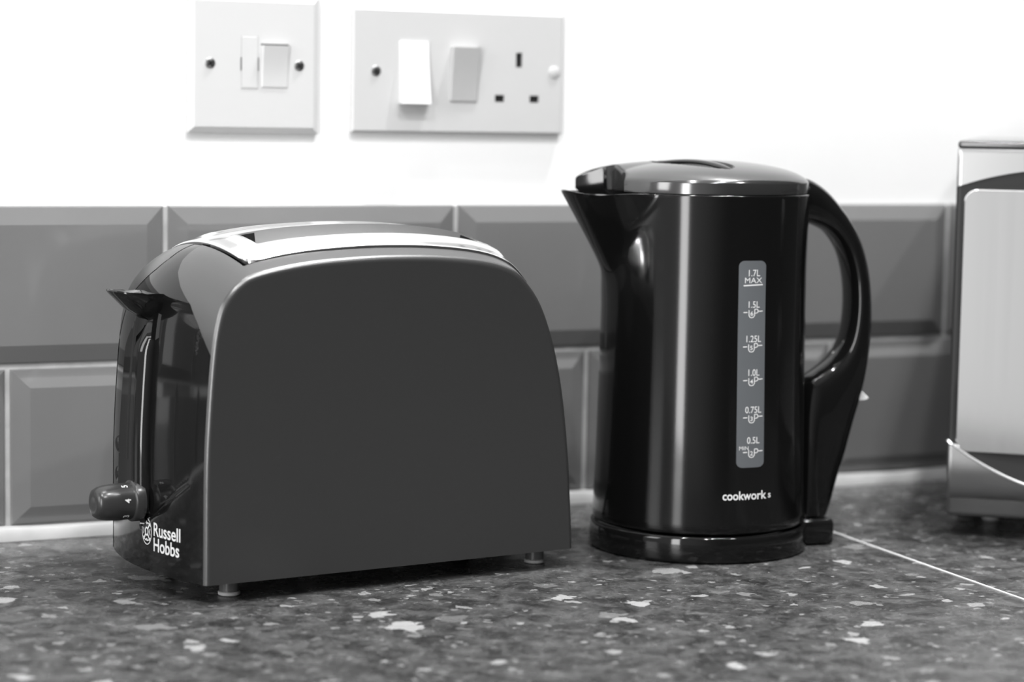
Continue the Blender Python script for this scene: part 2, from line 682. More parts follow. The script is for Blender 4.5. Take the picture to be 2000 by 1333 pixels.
def TP(s, v, d=0.0):
    """point on the toaster skin: arc s, depth v, pushed out by d (mm)"""
    n_ = outn(s)
    amp = (11.0 + 3.0 * max(0.0, n_.y))
    bl = amp * (1 - ((v - DEPTH / 2) / (DEPTH / 2)) ** 2)
    p = outl(s) + n_ * (bl + d)
    # the underside stays level
    z = max(p.y, 11.0) if s < 20 or s > LEN - 20 else p.y
    return Vector((p.x * mm, v * mm, z * mm))


SC = s_of_u(28, True)
SD = s_of_u(213, False)
S138 = s_of_z(136)
VB = [(-1, 2.5), (0, 2.5), (8, 9), (16, 16), (24, 25), (30, 39), (36, 50), (42, 56), (SC - S138, 59.5), (SC - S138 + 1, 59.5)]


def vb_l(s):
    t = s - S138
    if t <= VB[0][0]:
        return 2.5
    for (a, x), (c, y) in zip(VB, VB[1:]):
        if t <= c:
            return x + (y - x) * (t - a) / (c - a)
    return VB[-1][1]


# the right end uses the mirrored rule, measured along the outline from its own top corner
SR138 = LEN - s_of_z(136) * 0 - (LEN - [arc[i] for i, p in enumerate(cur) if p.y >= 136][-1])


def vb_r(s):
    t = SR138 - s
    k = (SC - S138) / (SR138 - SD)
    return vb_l(S138 + t * k)


def side_panel(back):
    b = bmesh.new()
    fl = (lambda p: Vector((p.x, DEPTH * mm - p.y, p.z))) if back else (lambda p: p)
    # flat face with a rounded edge
    ss = [LEN * i / 260 for i in range(261)]
    rad = 2.5
    rows = []
    for off, v in ((7.0, 0.0), (3.2, 0.0), (2.5, 0.02), (1.55, 0.22), (0.75, 0.75), (0.2, 1.5), (0.0, 2.5)):
        row = []
        for s in ss:
            q = TP(s, 2.5, 0)
            n_ = outn(s)
            amp = (11.0 + 3.0 * max(0.0, n_.y))
            bl = amp * (1 - ((v - DEPTH / 2) / (DEPTH / 2)) ** 2)
            base = outl(s) + n_ * (bl - off * (1.0 if v > 0.5 or off < 3.3 else 1.0))
            row.append(fl(Vector((base.x * mm, v * mm, max(11.0, base.y) * mm))))
        rows.append(row)
    V = grid(b, rows)
    b.faces.new(V[0][::-1])
    # underside return
    e0 = [b.verts.new(V[k][0].co) for k in range(len(V))]

    def patch(sa, sb, vfun, n):
        rws = []
        for i in range(n + 1):
            s = sa + (sb - sa) * i / n
            ve = vfun(s)
            r_ = []
            for k in range(15):
                v = 2.5 + (ve - 2.5) * k / 14
                r_.append(fl(TP(s, v, 0)))
            r_.append(fl(TP(s, ve + .15, -0.3)))
            r_.append(fl(TP(s, ve + .1, -3)))
            rws.append(r_)
        return rws
    nA = 120
    rw = patch(S138 - 2, SC, vb_l, nA)
    rw.append([fl(TP(SC + .1, 2.5 + (59.5 - 2.5) * k / 14, -2.5)) for k in range(15)] + [rw[-1][-2], rw[-1][-1]])
    grid(b, rw)
    grid(b, patch(SC, SD, lambda s: 11.85, 160))
    rw = patch(SD, SR138 + 2, vb_r, nA)
    rw.insert(0, [fl(TP(SD - .1, 2.5 + (59.5 - 2.5) * k / 14, -2.5)) for k in range(15)] + [rw[0][-2], rw[0][-1]])
    grid(b, rw)
    return b


sp1 = obj('side_panel', side_panel(False), M_shell, toaster, angle=50)
sp2 = obj('side_panel', side_panel(True), M_shell, toaster, angle=50)


def zb_rec(v):
    w_ = min(v, DEPTH - v)
    return 72 - (w_ - 3) * (30.0 / 47.0)


def cap_disp(s, v):
    p = outl(s)
    w_ = min(v, DEPTH - v)
    ins = smooth01((w_ - 14.5) / 1.6) * (1.0 if v < DEPTH / 2 else 0.0)
    zb = zb_rec(v)
    lo = smooth01((p.y - zb) / 3.0)
    hi = smooth01((160 - p.y) / 4.0)
    d = -2.2 * ins * lo * hi
    return d - 0.25


def end_cap(left):
    b = bmesh.new()
    n, mcol = 150, 84
    rows = []
    for i in range(n + 1):
        if left:
            s = SC * i / n
            v0 = vb_l(s)
        else:
            s = LEN - (LEN - SD) * i / n
            v0 = vb_r(s)
        v0 = max(v0 - 0.0, 2.4)
        r_ = [TP(s, v0 + .3, -3.0)]
        for k in range(mcol + 1):
            v = v0 + .3 + (DEPTH - 2 * v0 - .6) * k / mcol
            r_.append(TP(s, v, cap_disp(s, v) if left else -0.25))
        r_.append(TP(s, DEPTH - v0 - .3, -3.0))
        rows.append(r_)
    s = SC if left else SD
    rows.append([TP(s, 59.8 + 10.4 * k / (mcol + 2), -3.0) for k in range(mcol + 3)])
    grid(b, rows)
    return b


capl = obj('end_cap', end_cap(True), M_gloss, toaster, angle=40, label='glossy black end with controls')
capr = obj('end_cap', end_cap(False), M_gloss, toaster, angle=40)

# base tray closing the underside
b = bmesh.new()
rows = []
for v in [1.0 + 128.0 * i / 20 for i in range(21)]:
    rows.append([TP(0, v, -1.5) + Vector((0, 0, 0.0008)), TP(0, v, -1.5) * 1, TP(LEN, v, -1.5), TP(LEN, v, -1.5) + Vector((0, 0, 0.0008))])
    for q in (1, 2):
        rows[-1][q].z = 0.0108
grid(b, rows)
obj('underside', b, M_dark, toaster, smooth=False)

# polished top with two toasting slots
slots = [(27.0, 51.0), (79.0, 103.0)]
SU0, SU1 = s_of_u(45, True), s_of_u(193, False)
sa, sb = SC + 2.2, SD - 2.2
ns = 150
svals = sorted([sa + (sb - sa) * i / ns for i in range(ns + 1)] + [SU0, SU1] + [sa + d for d in (.3, .8, 1.6, 2.4)] + [sb - d for d in (.3, .8, 1.6, 2.4)])
base_v = [12.0, 12.15, 12.5, 13.2, 14.2, 15.5, 17, 19, 21, 23, 24.5, 25.5, 26.3, 27]
v_first = base_v + [30, 34, 39, 44, 48, 51] + [51.7, 52.5, 53.5, 55, 57, 60, 62.5, 65]
vvals = v_first + [DEPTH - q for q in v_first[::-1][1:]]


def top_h(s, v):
    w_ = min(v, DEPTH - v)
    # distance to the slot edge
    dv = max(27.0 - w_, w_ - 51.0, 0)
    dss = max(SU0 - s, s - SU1, 0)
    d = math.hypot(dv, dss)
    rim = 1.6 * math.exp(-(d / 4.5) ** 2)
    edge = min(w_ - 12.0, s - sa, sb - s)
    rnd = 0.0
    if edge < 1.2:
        rnd = -(1.2 - math.sqrt(max(0.0, 1.44 - (1.2 - edge) ** 2)))
    return 1.3 + rim + rnd


def corner(s, v):
    rad = 9.0
    ds = min(s - sa, sb - s)
    if ds >= rad:
        return v
    ins = rad - math.sqrt(max(0, rad * rad - (rad - ds) ** 2))
    c_ = DEPTH / 2
    return c_ + (v - c_) * (c_ - 12.0 - ins) / (c_ - 12.0)


b = bmesh.new()
rows = []
rows.append([TP(svals[0] - .05, corner(svals[0], v), -2.5) for v in vvals])
for s in svals:
    rows.append([TP(s, corner(s, v), top_h(s, v)) for v in vvals])
rows.append([TP(svals[-1] + .05, corner(svals[-1], v), -2.5) for v in vvals])


def in_slot(i, j):
    if i == 0 or i >= len(rows) - 2:
        return False
    s = (svals[i - 1] + svals[i]) / 2
    v = (vvals[j] + vvals[j + 1]) / 2
    w_ = min(v, DEPTH - v)
    return SU0 < s < SU1 and 27 < w_ < 51


V = grid(b, rows, skip=in_slot)
for j in (0, len(vvals) - 1):
    sk = []
    for i in range(len(rows)):
        s = svals[min(max(i - 1, 0), len(svals) - 1)]
        sk.append([Vector(V[i][j].co), TP(s, corner(s, vvals[j]), -2.5)])
    grid(b, sk)
top = obj('top_plate', b, M_chrome, toaster, angle=60, label='polished steel top')
for (va, vc) in slots:
    b = bmesh.new()
    ssl = [SU0 + (SU1 - SU0) * i / 40 for i in range(41)]
    for v in (va, vc):
        grid(b, [[TP(s, v, top_h(s, v)), TP(s, v, top_h(s, v) - 2.0), TP(s, v, -36)] for s in ssl])
    for s0_, s1_ in ((SU0 + .25, SU0 + 10), (SU1 - .25, SU1 - 10)):  # dark sheet over the end walls stands in for shade inside the slot
        b2 = bmesh.new()
        path = [(s1_ + (s0_ - s1_) * k / 6, va + .25) for k in range(7)] + [(s0_, vc - .25)] + [(s0_ + (s1_ - s0_) * k / 6, vc - .25) for k in range(1, 7)]
        grid(b2, [[TP(p, v, top_h(s0_, v) - .9), TP(p, v, -34)] for p, v in path])
        obj('slot_shade', b2, M_dark, top, smooth=False, label='dark lining for the shade inside the slot end')
    for s in (SU0, SU1):
        grid(b, [[TP(s, v, top_h(s, v)), TP(s, v, top_h(s, v) - 2.0), TP(s, v, -36)] for v in (va, (va + vc) / 2, vc)])
    grid(b, [[TP(s, v, -36) for s in ssl] for v in (va, vc)])
    obj('toast_slot', b, M_slot, top, angle=40)

# raised control spine on the left end
SV0, SV1 = 58.5, 89.0


def spine():
    b = bmesh.new()
    rows = []
    s_top = s_of_z(152)
    for i in range(61):
        s = s_of_z(42) + (s_top - s_of_z(42)) * i / 60
        f = i / 60
        d = 4.6 * smooth01(f / .06) * (1 - smooth01((f - .8) / .2)) + .05
        w0 = SV0 + 1 * f
        w1 = SV1 - 4 * f
        r_ = [TP(s, w0 - .8, -3.5), TP(s, w0, 0), TP(s, w0 + 2.5, d * .55), TP(s, w0 + 4.6, d * .95), TP(s, w0 + 5.4, d)]
        for k in range(1, 8):
            v = w0 + 5.4 + (w1 - w0 - 6.2) * k / 8
            r_.append(TP(s, v, d - 0.6 * math.sin(k / 8 * PI)))
        r_ += [TP(s, w1 - .8, d), TP(s, w1, d * .7), TP(s, w1 + 1.2, -3.5)]
        rows.append(r_)
    V = grid(b, rows)
    b.faces.new(V[0][::-1])
    b.faces.new(V[-1])
    return b


sp = obj('control_strip', spine(), M_gloss, toaster, angle=40)
# lever travel slot, a dark groove standing in the strip
b = bmesh.new()
rows = []
for i in range(31):
    s = s_of_z(70) + (s_of_z(146) - s_of_z(70)) * i / 30
    rows.append([TP(s, 71.5, 3.6), TP(s, 73, 4.4), TP(s, 75, 4.4), TP(s, 76.5, 3.6)])
grid(b, rows)
obj('lever_slot', b, M_dark, sp, smooth=False)

# lever: a scooped thumb wedge
b = bmesh.new()
rows = []
for i in range(19):
    f = i / 18
    v = 54 + 29 * f
    c_ = 1 - (2 * f - 1) ** 2
    tipu = -14.0 - 14.5 * (c_ ** .5)
    tipz = 166.5 + 1.5 * c_
    inu = -1.0
    rows.append([Vector((a * mm, v * mm, z * mm)) for a, z in (
        (inu + 4, 165.5), (inu - 5, 166.2 - 1.0 * c_), (tipu * .5 + inu * .5 - 4, 165.9 - 1.8 * c_), (tipu + 2.2, tipz - .5), (tipu + .5, tipz + .1), (tipu, tipz - .6),
        (tipu + 1.0, tipz - 2.0), (tipu * .45 - 5.0, 164.0 - 7.5 * c_), (-9.5, 162.5 - 11.0 * c_), (inu + 2, 160.5 - 11.5 * c_))])
V = grid(b, rows, closed=True)
b.faces.new(V[0][::-1])
b.faces.new(V[-1])
obj('lever', b, M_gloss2, toaster, angle=45)

# browning knob, axis pointing out of the end
KC = Vector((-14.5 * mm, 67 * mm, 49 * mm))
Mk = Matrix.Translation(KC) @ Matrix.Rotation(-PI / 2, 4, 'Y')
b = bmesh.new()
lathe(b, [(0.0117, -0.004), (0.0117, 0.0010), (0.0112, 0.0018), (0.0104, 0.0022), (0.0103, 0.0030), (0.0104, 0.0100), (0.0099, 0.0165), (0.0091, 0.0205),
          (0.0078, 0.0228), (0.0055, 0.0236), (0.0030, 0.0232), (0.0003, 0.0230)], 48, Mk)
knob = obj('browning_knob', b, mat('satin_black_plastic', 0.03, 0.25), toaster, angle=50)
b = bmesh.new()
for ch, ang in (('5', 62), ('4', 10), ('3', -44)):
    a0 = R(ang)

    def kfn(x, y, a0=a0):
        # x runs along the knob axis, y around the barrel
        rr = 0.01048 - 0.0000
        ax = 0.0068 + y
        t = a0 + x / rr
        # barrel angle t measured from the -v side (towards the viewer) up to +z
        loc = Vector((-ax, -rr * math.cos(t), rr * math.sin(t)))
        return KC + loc
    put_text(b, ch, 0.0048, kfn, 0, -0.0016, bold=0.00012)
obj('dial_numerals', b, M_print, knob, smooth=False, normals=False, label='white printed numerals')

# three round push buttons on the far half of the end
for z, v in ((59.5, 94), (76, 94)):
    s = s_of_z(z)
    c_ = TP(s, v, 0.0)
    b = bmesh.new()
    lathe(b, [(0.0056, -0.004), (0.0056, 0.0012), (0.0050, 0.0022), (0.0030, 0.0028), (0.0002, 0.0029)], 28,
          Matrix.Translation(c_) @ Matrix.Rotation(-PI / 2, 4, 'Y') @ Matrix.Rotation(R(10), 4, 'X'))
    obj('push_button', b, M_gloss2, toaster, angle=40)

# printed name and roundel on the end cap


def capfn(x, z):
    """x: mm across the cap seen from the left (0 at v=56), z: mm above the worktop"""
    v = 55.8 - x
    s = z - 11.0
    return TP(max(0, s), v, cap_disp(max(0, s), v) + 0.12)


b = bmesh.new()
put_text(b, 'Russell', 10.6, capfn, 7.6, 32.0, bold=0.16, align='LEFT', sx=.93)
put_text(b, 'Hobbs', 10.6, capfn, 7.6, 23.4, bold=0.16, align='LEFT', sx=.93)


def disc_ring(bm_, cx, cz, rx, rz, w, fn, n=36):
    rows_ = [[], []]
    for k in range(n + 1):
        a = 2 * PI * k / n
        rows_[0].append(fn(cx + rx * math.cos(a), cz + rz * math.sin(a)))
        rows_[1].append(fn(cx + (rx - w) * math.cos(a), cz + (rz - w) * math.sin(a)))
    grid(bm_, rows_)


disc_ring(b, 0, 33.1, 6.0, 7.6, 0.55, capfn)
disc_ring(b, 0, 33.1, 2.2, 2.6, 1.0, capfn)
for a in (45, 135, 225, 315):
    ca, sn = math.cos(R(a)), math.sin(R(a))
    put_line(b, [(2.0 * ca, 33.1 + 2.4 * sn), (5.4 * ca, 33.1 + 6.9 * sn)], 1.0, capfn)
for a in (90, 270, 0, 180):
    ca, sn = math.cos(R(a)), math.sin(R(a))
    put_line(b, [(4.0 * ca - 1.6 * sn, 33.1 + 5.2 * sn + 1.8 * ca), (3.4 * ca, 33.1 + 4.2 * sn), (4.0 * ca + 1.6 * sn, 33.1 + 5.2 * sn - 1.8 * ca)], .7, capfn)
put_line(b, [(-4.6, 36.4), (-1.5, 38.2), (1.5, 38.2), (4.6, 36.4)], .55, capfn)
put_line(b, [(-4.6, 29.8), (-1.5, 28.0), (1.5, 28.0), (4.6, 29.8)], .55, capfn)
obj('printed_logo', b, M_print, capl, smooth=False, normals=False, label='white lettering and round emblem')

for u, v in ((24, 22), (226, 22), (24, 108), (226, 108)):
    b = bmesh.new()
    lathe(b, [(0.0056, 0.0022), (0.0054, 0.0130)], 28, Matrix.Translation((u * mm, v * mm, 0)))
    ft = obj('foot', b, M_footp, toaster, angle=40)
    b = bmesh.new()
    lathe(b, [(0.0056, 0.0), (0.0062, 0.0005), (0.0062, 0.0019), (0.0057, 0.0023)], 28, Matrix.Translation((u * mm, v * mm, 0.00005)))
    obj('foot_pad', b, M_rubber, ft, angle=40, label='pale rubber pad')

b = bmesh.new()
tube(b, catmull([(0.236, 0.085, 0.034), (0.250, 0.092, 0.032), (0.258, 0.112, 0.012), (0.250, 0.140, 0.0036), (0.200, 0.178, 0.0036), (0.10, 0.185, 0.0036)], 8), 0.0033)
obj('power_cord', b, M_cord, toaster)

# ------------------------------------------------------------------ kettle (local x: to the right, y: away, z: up)
KX, KY, KROT = 0.29515575, -0.17216866, math.atan2(-0.51215, 0.85890)
SPA = R(180 + 20)      # spout direction in the kettle's own frame
HA = R(20)             # handle direction
kettle = thing('kettle', 'tall glossy black electric jug kettle with water gauge, standing on its power base', 'kettle', (KX, KY, 0), KROT)
PROF = [(16.9, 60.0), (17.2, 64.0), (18.0, 65.8), (20, 66.5), (30, 66.1), (55, 65.3), (90, 64.6), (120, 64.1), (150, 63.7), (175, 63.6), (200, 63.9), (222, 64.4)]


def prof_r(z):
    for (a, x), (c, y) in zip(PROF, PROF[1:]):
        if z <= c:
            return x + (y - x) * (z - a) / (c - a)
    return PROF[-1][1]


def angd(a, c):
    return (a - c + PI) % (2 * PI) - PI


def softpos(x, k=4.0):
    return 0.5 * (x + math.sqrt(x * x + k * k)) 


def kr(th, z):
    r_ = prof_r(z)
    if z > 150:
        d = abs(angd(th, SPA))
        wth = R(58)
        if d < wth:
            g = math.cos(d / wth * PI / 2) ** 2
            r_ += softpos(28.0 * (z - 172) / 50.0 - 30.0 * (1 - g)) * smooth01(g / .4) * smooth01((z - 150) / 12)
    return r_


NT = 256
ths = [2 * PI * k / NT + SPA for k in range(NT)]


def kp(th, z, d=0.0):
    r_ = (kr(th, z) + d) * mm
    return Vector((r_ * math.cos(th), r_ * math.sin(th), z * mm))


b = bmesh.new()
zs = [16.9, 17.2, 17.6, 18.0, 18.8, 20] + list(range(24, 160, 6)) + list(range(160, 220, 2)) + [220, 221.4]
rows = [[kp(t, z) for t in ths] for z in zs]


def rimz(th):
    """the rim dips very slightly behind the lip and lifts at the tip"""
    d = abs(angd(th, SPA))
    return 0.6 * math.exp(-(d / R(9)) ** 2) - 1.5 * math.exp(-((d - R(20)) / R(9)) ** 2)


for z, d in ((222.0, -.25), (222.3, -.9), (222.1, -1.6), (221.3, -2.0)):
    rows.append([kp(t, z, d) + Vector((0, 0, rimz(t) * mm)) for t in ths])
for z in (216, 205, 195, 185, 176):
    rows.append([kp(t, z, -2.0) for t in ths])
V = grid(b, rows, closed=True)
b.faces.new(V[0][::-1])
b.faces.new(V[-1])
body = obj('jug_body', b, M_jug, kettle, angle=50)

# lid: vertical band and shallow dome with a pouring notch cut from its front
NA, NW = 55.0, 26.0   # notch start along the spout axis, half width on the far side (mm)


def lid_base(th):
    """outline of the lid before the notch: round, drawn out over the far half of the spout"""
    sd = angd(th, SPA)
    d = abs(sd)
    base = 63.4
    if d < R(58):
        g = math.cos(d / R(58) * PI / 2) ** 2
        far = smooth01((R(6) - sd) / R(26))
        base += 0.96 * softpos(28.0 - 30.0 * (1 - g)) * smooth01(g / .4) * far
    return base


def lid_r(th):
    sd = angd(th, SPA)
    d = abs(sd)
    base = lid_base(th)
    ca, sn = math.cos(d), math.sin(d)
    if d < R(60):
        lo, hi = 20.0, base
        for _ in range(40):
            m_ = (lo + hi) / 2
            a_, c_ = m_ * ca, m_ * sn
            rr = 12.0
            if sd >= 0:
                ins = a_ > NA + 8.0 * (c_ / 26.0) ** 2
            elif c_ < NW - rr:
                ins = a_ > NA
            else:
                ins = c_ < NW and a_ > NA + rr - math.sqrt(max(0, rr * rr - (c_ - NW + rr) ** 2))
            if ins:
                hi = m_
            else:
                lo = m_
        base = min(base, lo)
    return base


def dome(r_, rb=63.4):
    f = min(1.0, r_ / (rb + 1.5))
    return 242.0 - 9.2 * f ** 2.3 - 4.5 * f ** 12


fine = []
k = 0.0
lths = []
while k < 2 * PI - 1e-6:
    d = abs(angd(k, 0))
    lths.append(SPA + k)
    k += R(0.35) if d < R(44) else R(1.0)
lr = [lid_r(t) for t in lths]
lb = [lid_base(t) for t in lths]
# scooped finger recess in the dome, its long axis from spout to handle
# (it runs from the middle of the lid forwards and to the right)
GC = Vector((-9.0, -20.0))
GA = Vector((0.735, -0.677))
GP = Vector((0.677, 0.735))


def scoop(x, y):
    q = Vector((x, y)) - GC
    a, c_ = q.dot(GA) / 33.0, q.dot(GP) / 13.5
    d = a * a + c_ * c_
    return -8.0 * (1 - d) ** 0.45 if d < 1 else 0.0


b = bmesh.new()
rows = []


def lring(fr, dz=None, z=None):
    out = []
    for t, r_, rb in zip(lths, lr, lb):
        q = max(0.3, r_ + fr) if fr <= 0 else r_ * fr
        x, y = q * math.cos(t), q * math.sin(t)
        zz = z if z is not None else dome(q, rb) + (dz or 0) + scoop(x, y)
        out.append(Vector((x * mm, y * mm, zz * mm)))
    return out


rows.append(lring(-7.0, z=217.0))
rows.append(lring(-3.0, z=220.5))
rows.append(lring(-0.6, z=222.4))
rows.append(lring(-0.05, z=222.7))
r2 = []
for t, r_, rb in zip(lths, lr, lb):
    q = r_
    zz = dome(q, rb) - 0.9
    r2.append(Vector((q * math.cos(t) * mm, q * math.sin(t) * mm, zz * mm)))
rows.append(r2)
rows.append([Vector((p.x * (1 - .2 * mm / p.xy.length), p.y * (1 - .2 * mm / p.xy.length), p.z + .0006)) for p in r2])
rows.append(lring(-0.9))
for fr in [0.97, 0.95, 0.92, 0.89] + [0.87 - 0.015 * i for i in range(57)] + [0.012]:
    rows.append(lring(fr))
V = grid(b, rows, closed=True)
b.faces.new(V[-1])
b.faces.new(V[0][::-1])
lid = obj('lid', b, mat('gloss_black_lid', 0.020, 0.13, ior=1.82), kettle, angle=40)
lid.data.materials.append(M_gloss2)  # window reflection on the notch walls toned down by a darker, less reflective black
for pg in lid.data.polygons:
    if abs(pg.normal.z) < 0.3 and pg.center.xy.length > 0.04:
        rad_ = pg.normal.xy.normalized().dot(pg.center.xy.normalized())
        if rad_ < 0.93:
            pg.material_index = 1

# finger grip arching over the scoop
b = bmesh.new()
gp = []
gw = []
for i in range(25):
    f = i / 24
    a = -33 + 66 * f
    c_ = -1.0 + 5.5 * math.sin(PI * f)
    x, y = GC + GA * a + GP * c_
    zz = dome(math.hypot(x, y)) + 1.0 * math.sin(PI * f) - 1.5
    gp.append(Vector((x, y, zz)))
rows = []
for i, p in enumerate(gp):
    t = (gp[min(i + 1, 24)] - gp[max(i - 1, 0)]).normalized()
    n_ = Vector((-t.y, t.x, 0)).normalized()
    f = i / 24
    w_ = 2.0 + 2.6 * math.sin(PI * f) ** .7
    rows.append([(p + n_ * w_ * math.cos(2 * PI * k / 14) + Vector((0, 0, 1)) * 1.6 * math.sin(2 * PI * k / 14)) * mm for k in range(14)])
V = grid(b, rows, closed=True)
b.faces.new(V[0][::-1])
b.faces.new(V[-1])
obj('lid_grip', b, M_gloss, lid, angle=50)

# handle: rows of (inner rho, z, outer rho, z, half width)
HR = [(60, 204, 60, 231, 13), (66, 203.5, 67, 231, 13.5), (74, 201, 78, 224.5, 14), (82, 196.5, 89, 213, 14), (90, 186, 100, 197, 14), (94.5, 173, 106.5, 180, 14),
      (96.5, 158, 110, 161, 14), (96, 142, 111.2, 138, 14), (92.5, 128, 109.5, 114, 14.5), (85, 117.5, 106, 94, 15), (75, 110, 101, 75, 15.5), (67, 104, 96, 55, 16), (62.5, 88, 92, 42, 16),
      (62, 60, 89, 32, 16), (62, 36, 87, 25, 16), (62, 18.2, 84.5, 18.2, 15.5)]
HRc = catmull([(a, z, c) for a, z, c, y, w in HR], 4)
HRd = catmull([(y, w, 0) for a, z, c, y, w in HR], 4)
b = bmesh.new()
rows = []
NS = 36
for p, q in zip(HRc, HRd):
    pi_ = Vector((p.x, p.y))
    po = Vector((p.z, q.x))
    cen = (pi_ + po) / 2
    ax = (po - pi_) / 2
    w_ = q.y
    row = []
    for k in range(NS):
        a = 2 * PI * k / NS
        ca, sn = math.cos(a), math.sin(a)
        e_ = 0.78
        cx = math.copysign(abs(ca) ** e_, ca)
        sy = math.copysign(abs(sn) ** e_, sn)
        pt = cen + ax * cx
        tg = w_ * sy
        row.append(Vector(((pt.x * math.cos(HA) - tg * math.sin(HA)) * mm, (pt.x * math.sin(HA) + tg * math.cos(HA)) * mm, pt.y * mm)))
    rows.append(row)
V = grid(b, rows, closed=True)
b.faces.new(V[0][::-1])
b.faces.new(V[-1])
handle = obj('handle', b, M_gloss, kettle, angle=60)
# rocker switch tab at the outer side of the handle
b = bmesh.new()
pts = [(101.0, 90.5), (110.4, 91.0), (111.6, 92.0), (109.5, 94.0), (104.5, 98.5), (101.0, 99.0)]
rows = []
for tg in (-6.5, -5.5, 5.5, 6.5):
    sc = 1.0 if abs(tg) < 6 else 0.9
    rows.append([Vector((((101 + (a - 101) * sc) * math.cos(HA) - tg * math.sin(HA)) * mm, ((101 + (a - 101) * sc) * math.sin(HA) + tg * math.cos(HA)) * mm, z * mm)) for a, z in pts])
V = grid(b, rows, closed=True)
b.faces.new(V[0][::-1])
b.faces.new(V[-1])
obj('power_switch', b, M_tab, handle, smooth=False, label='pale rocker tab')

# water gauge and print (x: mm to the right of the camera-facing line, z: height)


def kfn(off):
    def fn(x, z):
        r_ = prof_r(z) + off
        a = math.asin(max(-.99, min(.99, x / 64.2)))
        return Vector((r_ * math.sin(a) * mm, -r_ * math.cos(a) * mm, z * mm))
    return fn


def gauge_x(z):
    """centre line of the gauge, it leans very slightly"""
    return 30.1 + (29.2 - 30.1) * (z - 60) / 123.0 + 0.0


g0 = kfn(0.35)
b = bmesh.new()
gz0, gz1, ghw, gr = 58.6, 183.4, 8.1, 3.4
rows = []
zl = [gz0 + gr * (1 - math.cos(PI / 2 * i / 6)) for i in range(7)] + [gz0 + gr + (gz1 - gz0 - 2 * gr) * i / 40 for i in range(1, 40)] + [gz1 - gr * (1 - math.cos(PI / 2 * (6 - i) / 6)) for i in range(7)]
for z in zl:
    ins = 0.0
    if z < gz0 + gr:
        ins = gr - math.sqrt(max(0, gr * gr - (gz0 + gr - z) ** 2))
    if z > gz1 - gr:
        ins = gr - math.sqrt(max(0, gr * gr - (z - gz1 + gr) ** 2))
    xc = gauge_x(z)
    h_ = ghw - ins
    xs_ = [xc - h_ + 2 * h_ * k / 12 for k in range(13)]
    row = [kfn(-0.6)(xs_[0] - .15, z)] + [g0(x, z) for x in xs_] + [kfn(-0.6)(xs_[-1] + .15, z)]
    rows.append(row)
grid(b, rows)
gauge = obj('water_gauge', b, M_gauge, body, angle=60, label='smoky grey water level window')

gt = kfn(0.5)
b = bmesh.new()


def zy(y):
    return (1103 - y) * 0.3084 + 0.1


def gx(px, y=733):
    return 1.5 - (1103 - y) * 0.0076 + (px - 1365) * 0.303


put_text(b, '1.7L', 5.6, gt, gx(1473, 535), zy(538.5), bold=.03, sx=.80)
put_text(b, 'MAX', 4.7, gt, gx(1472, 550), zy(552), bold=.0, sx=1.05)
put_line(b, [(gx(1453, 555), zy(557.0)), (gx(1472, 555), zy(556)), (gx(1491, 555), zy(555.2))], .75, gt)
for txt, num, cx, y in (('1.5L', '6', 1472, 595), ('1.25L', '5', 1471, 662), ('1.0L', '4', 1471, 728), ('0.75L', '3', 1470.5, 801), ('0.5L', '2', 1470, 861)):
    put_text(b, txt, 5.6, gt, gx(cx + .5, y), zy(y + 5.0), bold=.03, sx=.78)
    yc = y + 14 + (8 if txt == '0.5L' else 0)
    X = lambda d: gx(cx + d, y)
    put_line(b, [(X(-19), zy(yc + .3)), (X(-11), zy(yc))], .62, gt)
    put_line(b, [(X(11), zy(yc - 1.8)), (X(19), zy(yc - 2.2))], .62, gt)
    put_line(b, [(X(-8), zy(yc - 4.5)), (X(-8), zy(yc + 6)), (X(-6), zy(yc + 9.5)), (X(-2.5), zy(yc + 10.5)), (X(1), zy(yc + 9.5)), (X(3.2), zy(yc + 6)), (X(3.2), zy(yc - 6))], .5, gt)
    put_line(b, [(X(3.2), zy(yc - 6)), (X(8), zy(yc - 6.2)), (X(10), zy(yc - 3.6)), (X(9.6), zy(yc)), (X(7), zy(yc + 1.6)), (X(3.2), zy(yc + 1.8))], .5, gt)
    put_text(b, num, 3.6, gt, X(-2.4), zy(yc + 6.4), bold=.06)
put_text(b, 'MIN', 3.3, gt, gx(1452, 878), zy(878.5), bold=.0)
obj('gauge_print', b, M_print, gauge, smooth=False, normals=False, label='white printed litre and cup marks')

b = bmesh.new()
bt = kfn(0.15)
put_text(b, 'cookwork', 7.3, bt, gx(1410, 975), 39.2, bold=.13, align='LEFT', sx=.84)
put_text(b, 's', 5.6, bt, gx(1501.5, 975), 39.6, bold=.08, sx=.85)
obj('printed_logo', b, M_print, body, smooth=False, normals=False, label='white brand lettering')

# power base
base = thing('power_base', 'round glossy black power base under the kettle, with a squared lug at the handle side', 'power base', (KX, KY, 0), KROT)
b = bmesh.new()
lathe(b, [(0.0660, 0.0003), (0.0676, 0.0009), (0.0682, 0.0025), (0.0680, 0.0145), (0.0676, 0.0158), (0.0668, 0.0165), (0.0655, 0.0166), (0.0630, 0.0152), (0.0560, 0.0150)], 128)
obj('base_plate', b, M_gloss, base, angle=60)
b = bmesh.new()
add_box(b, 0.058, 0.0855, -0.0185, 0.0185, 0.0003, 0.0170, 0.003, 3)
bmesh.ops.rotate(b, verts=b.verts, cent=(0, 0, 0), matrix=Matrix.Rotation(HA, 3, 'Z'))
obj('connector_lug', b, M_gloss2, base, angle=50)
b = bmesh.new()
tube(b, catmull([(-0.020, 0.066, 0.0042), (-0.033, 0.080, 0.0040), (-0.030, 0.104, 0.0036), (0.0, 0.120, 0.0036), (0.06, 0.150, 0.0036)], 8), 0.0034)
obj('power_cord', b, M_cord, base)

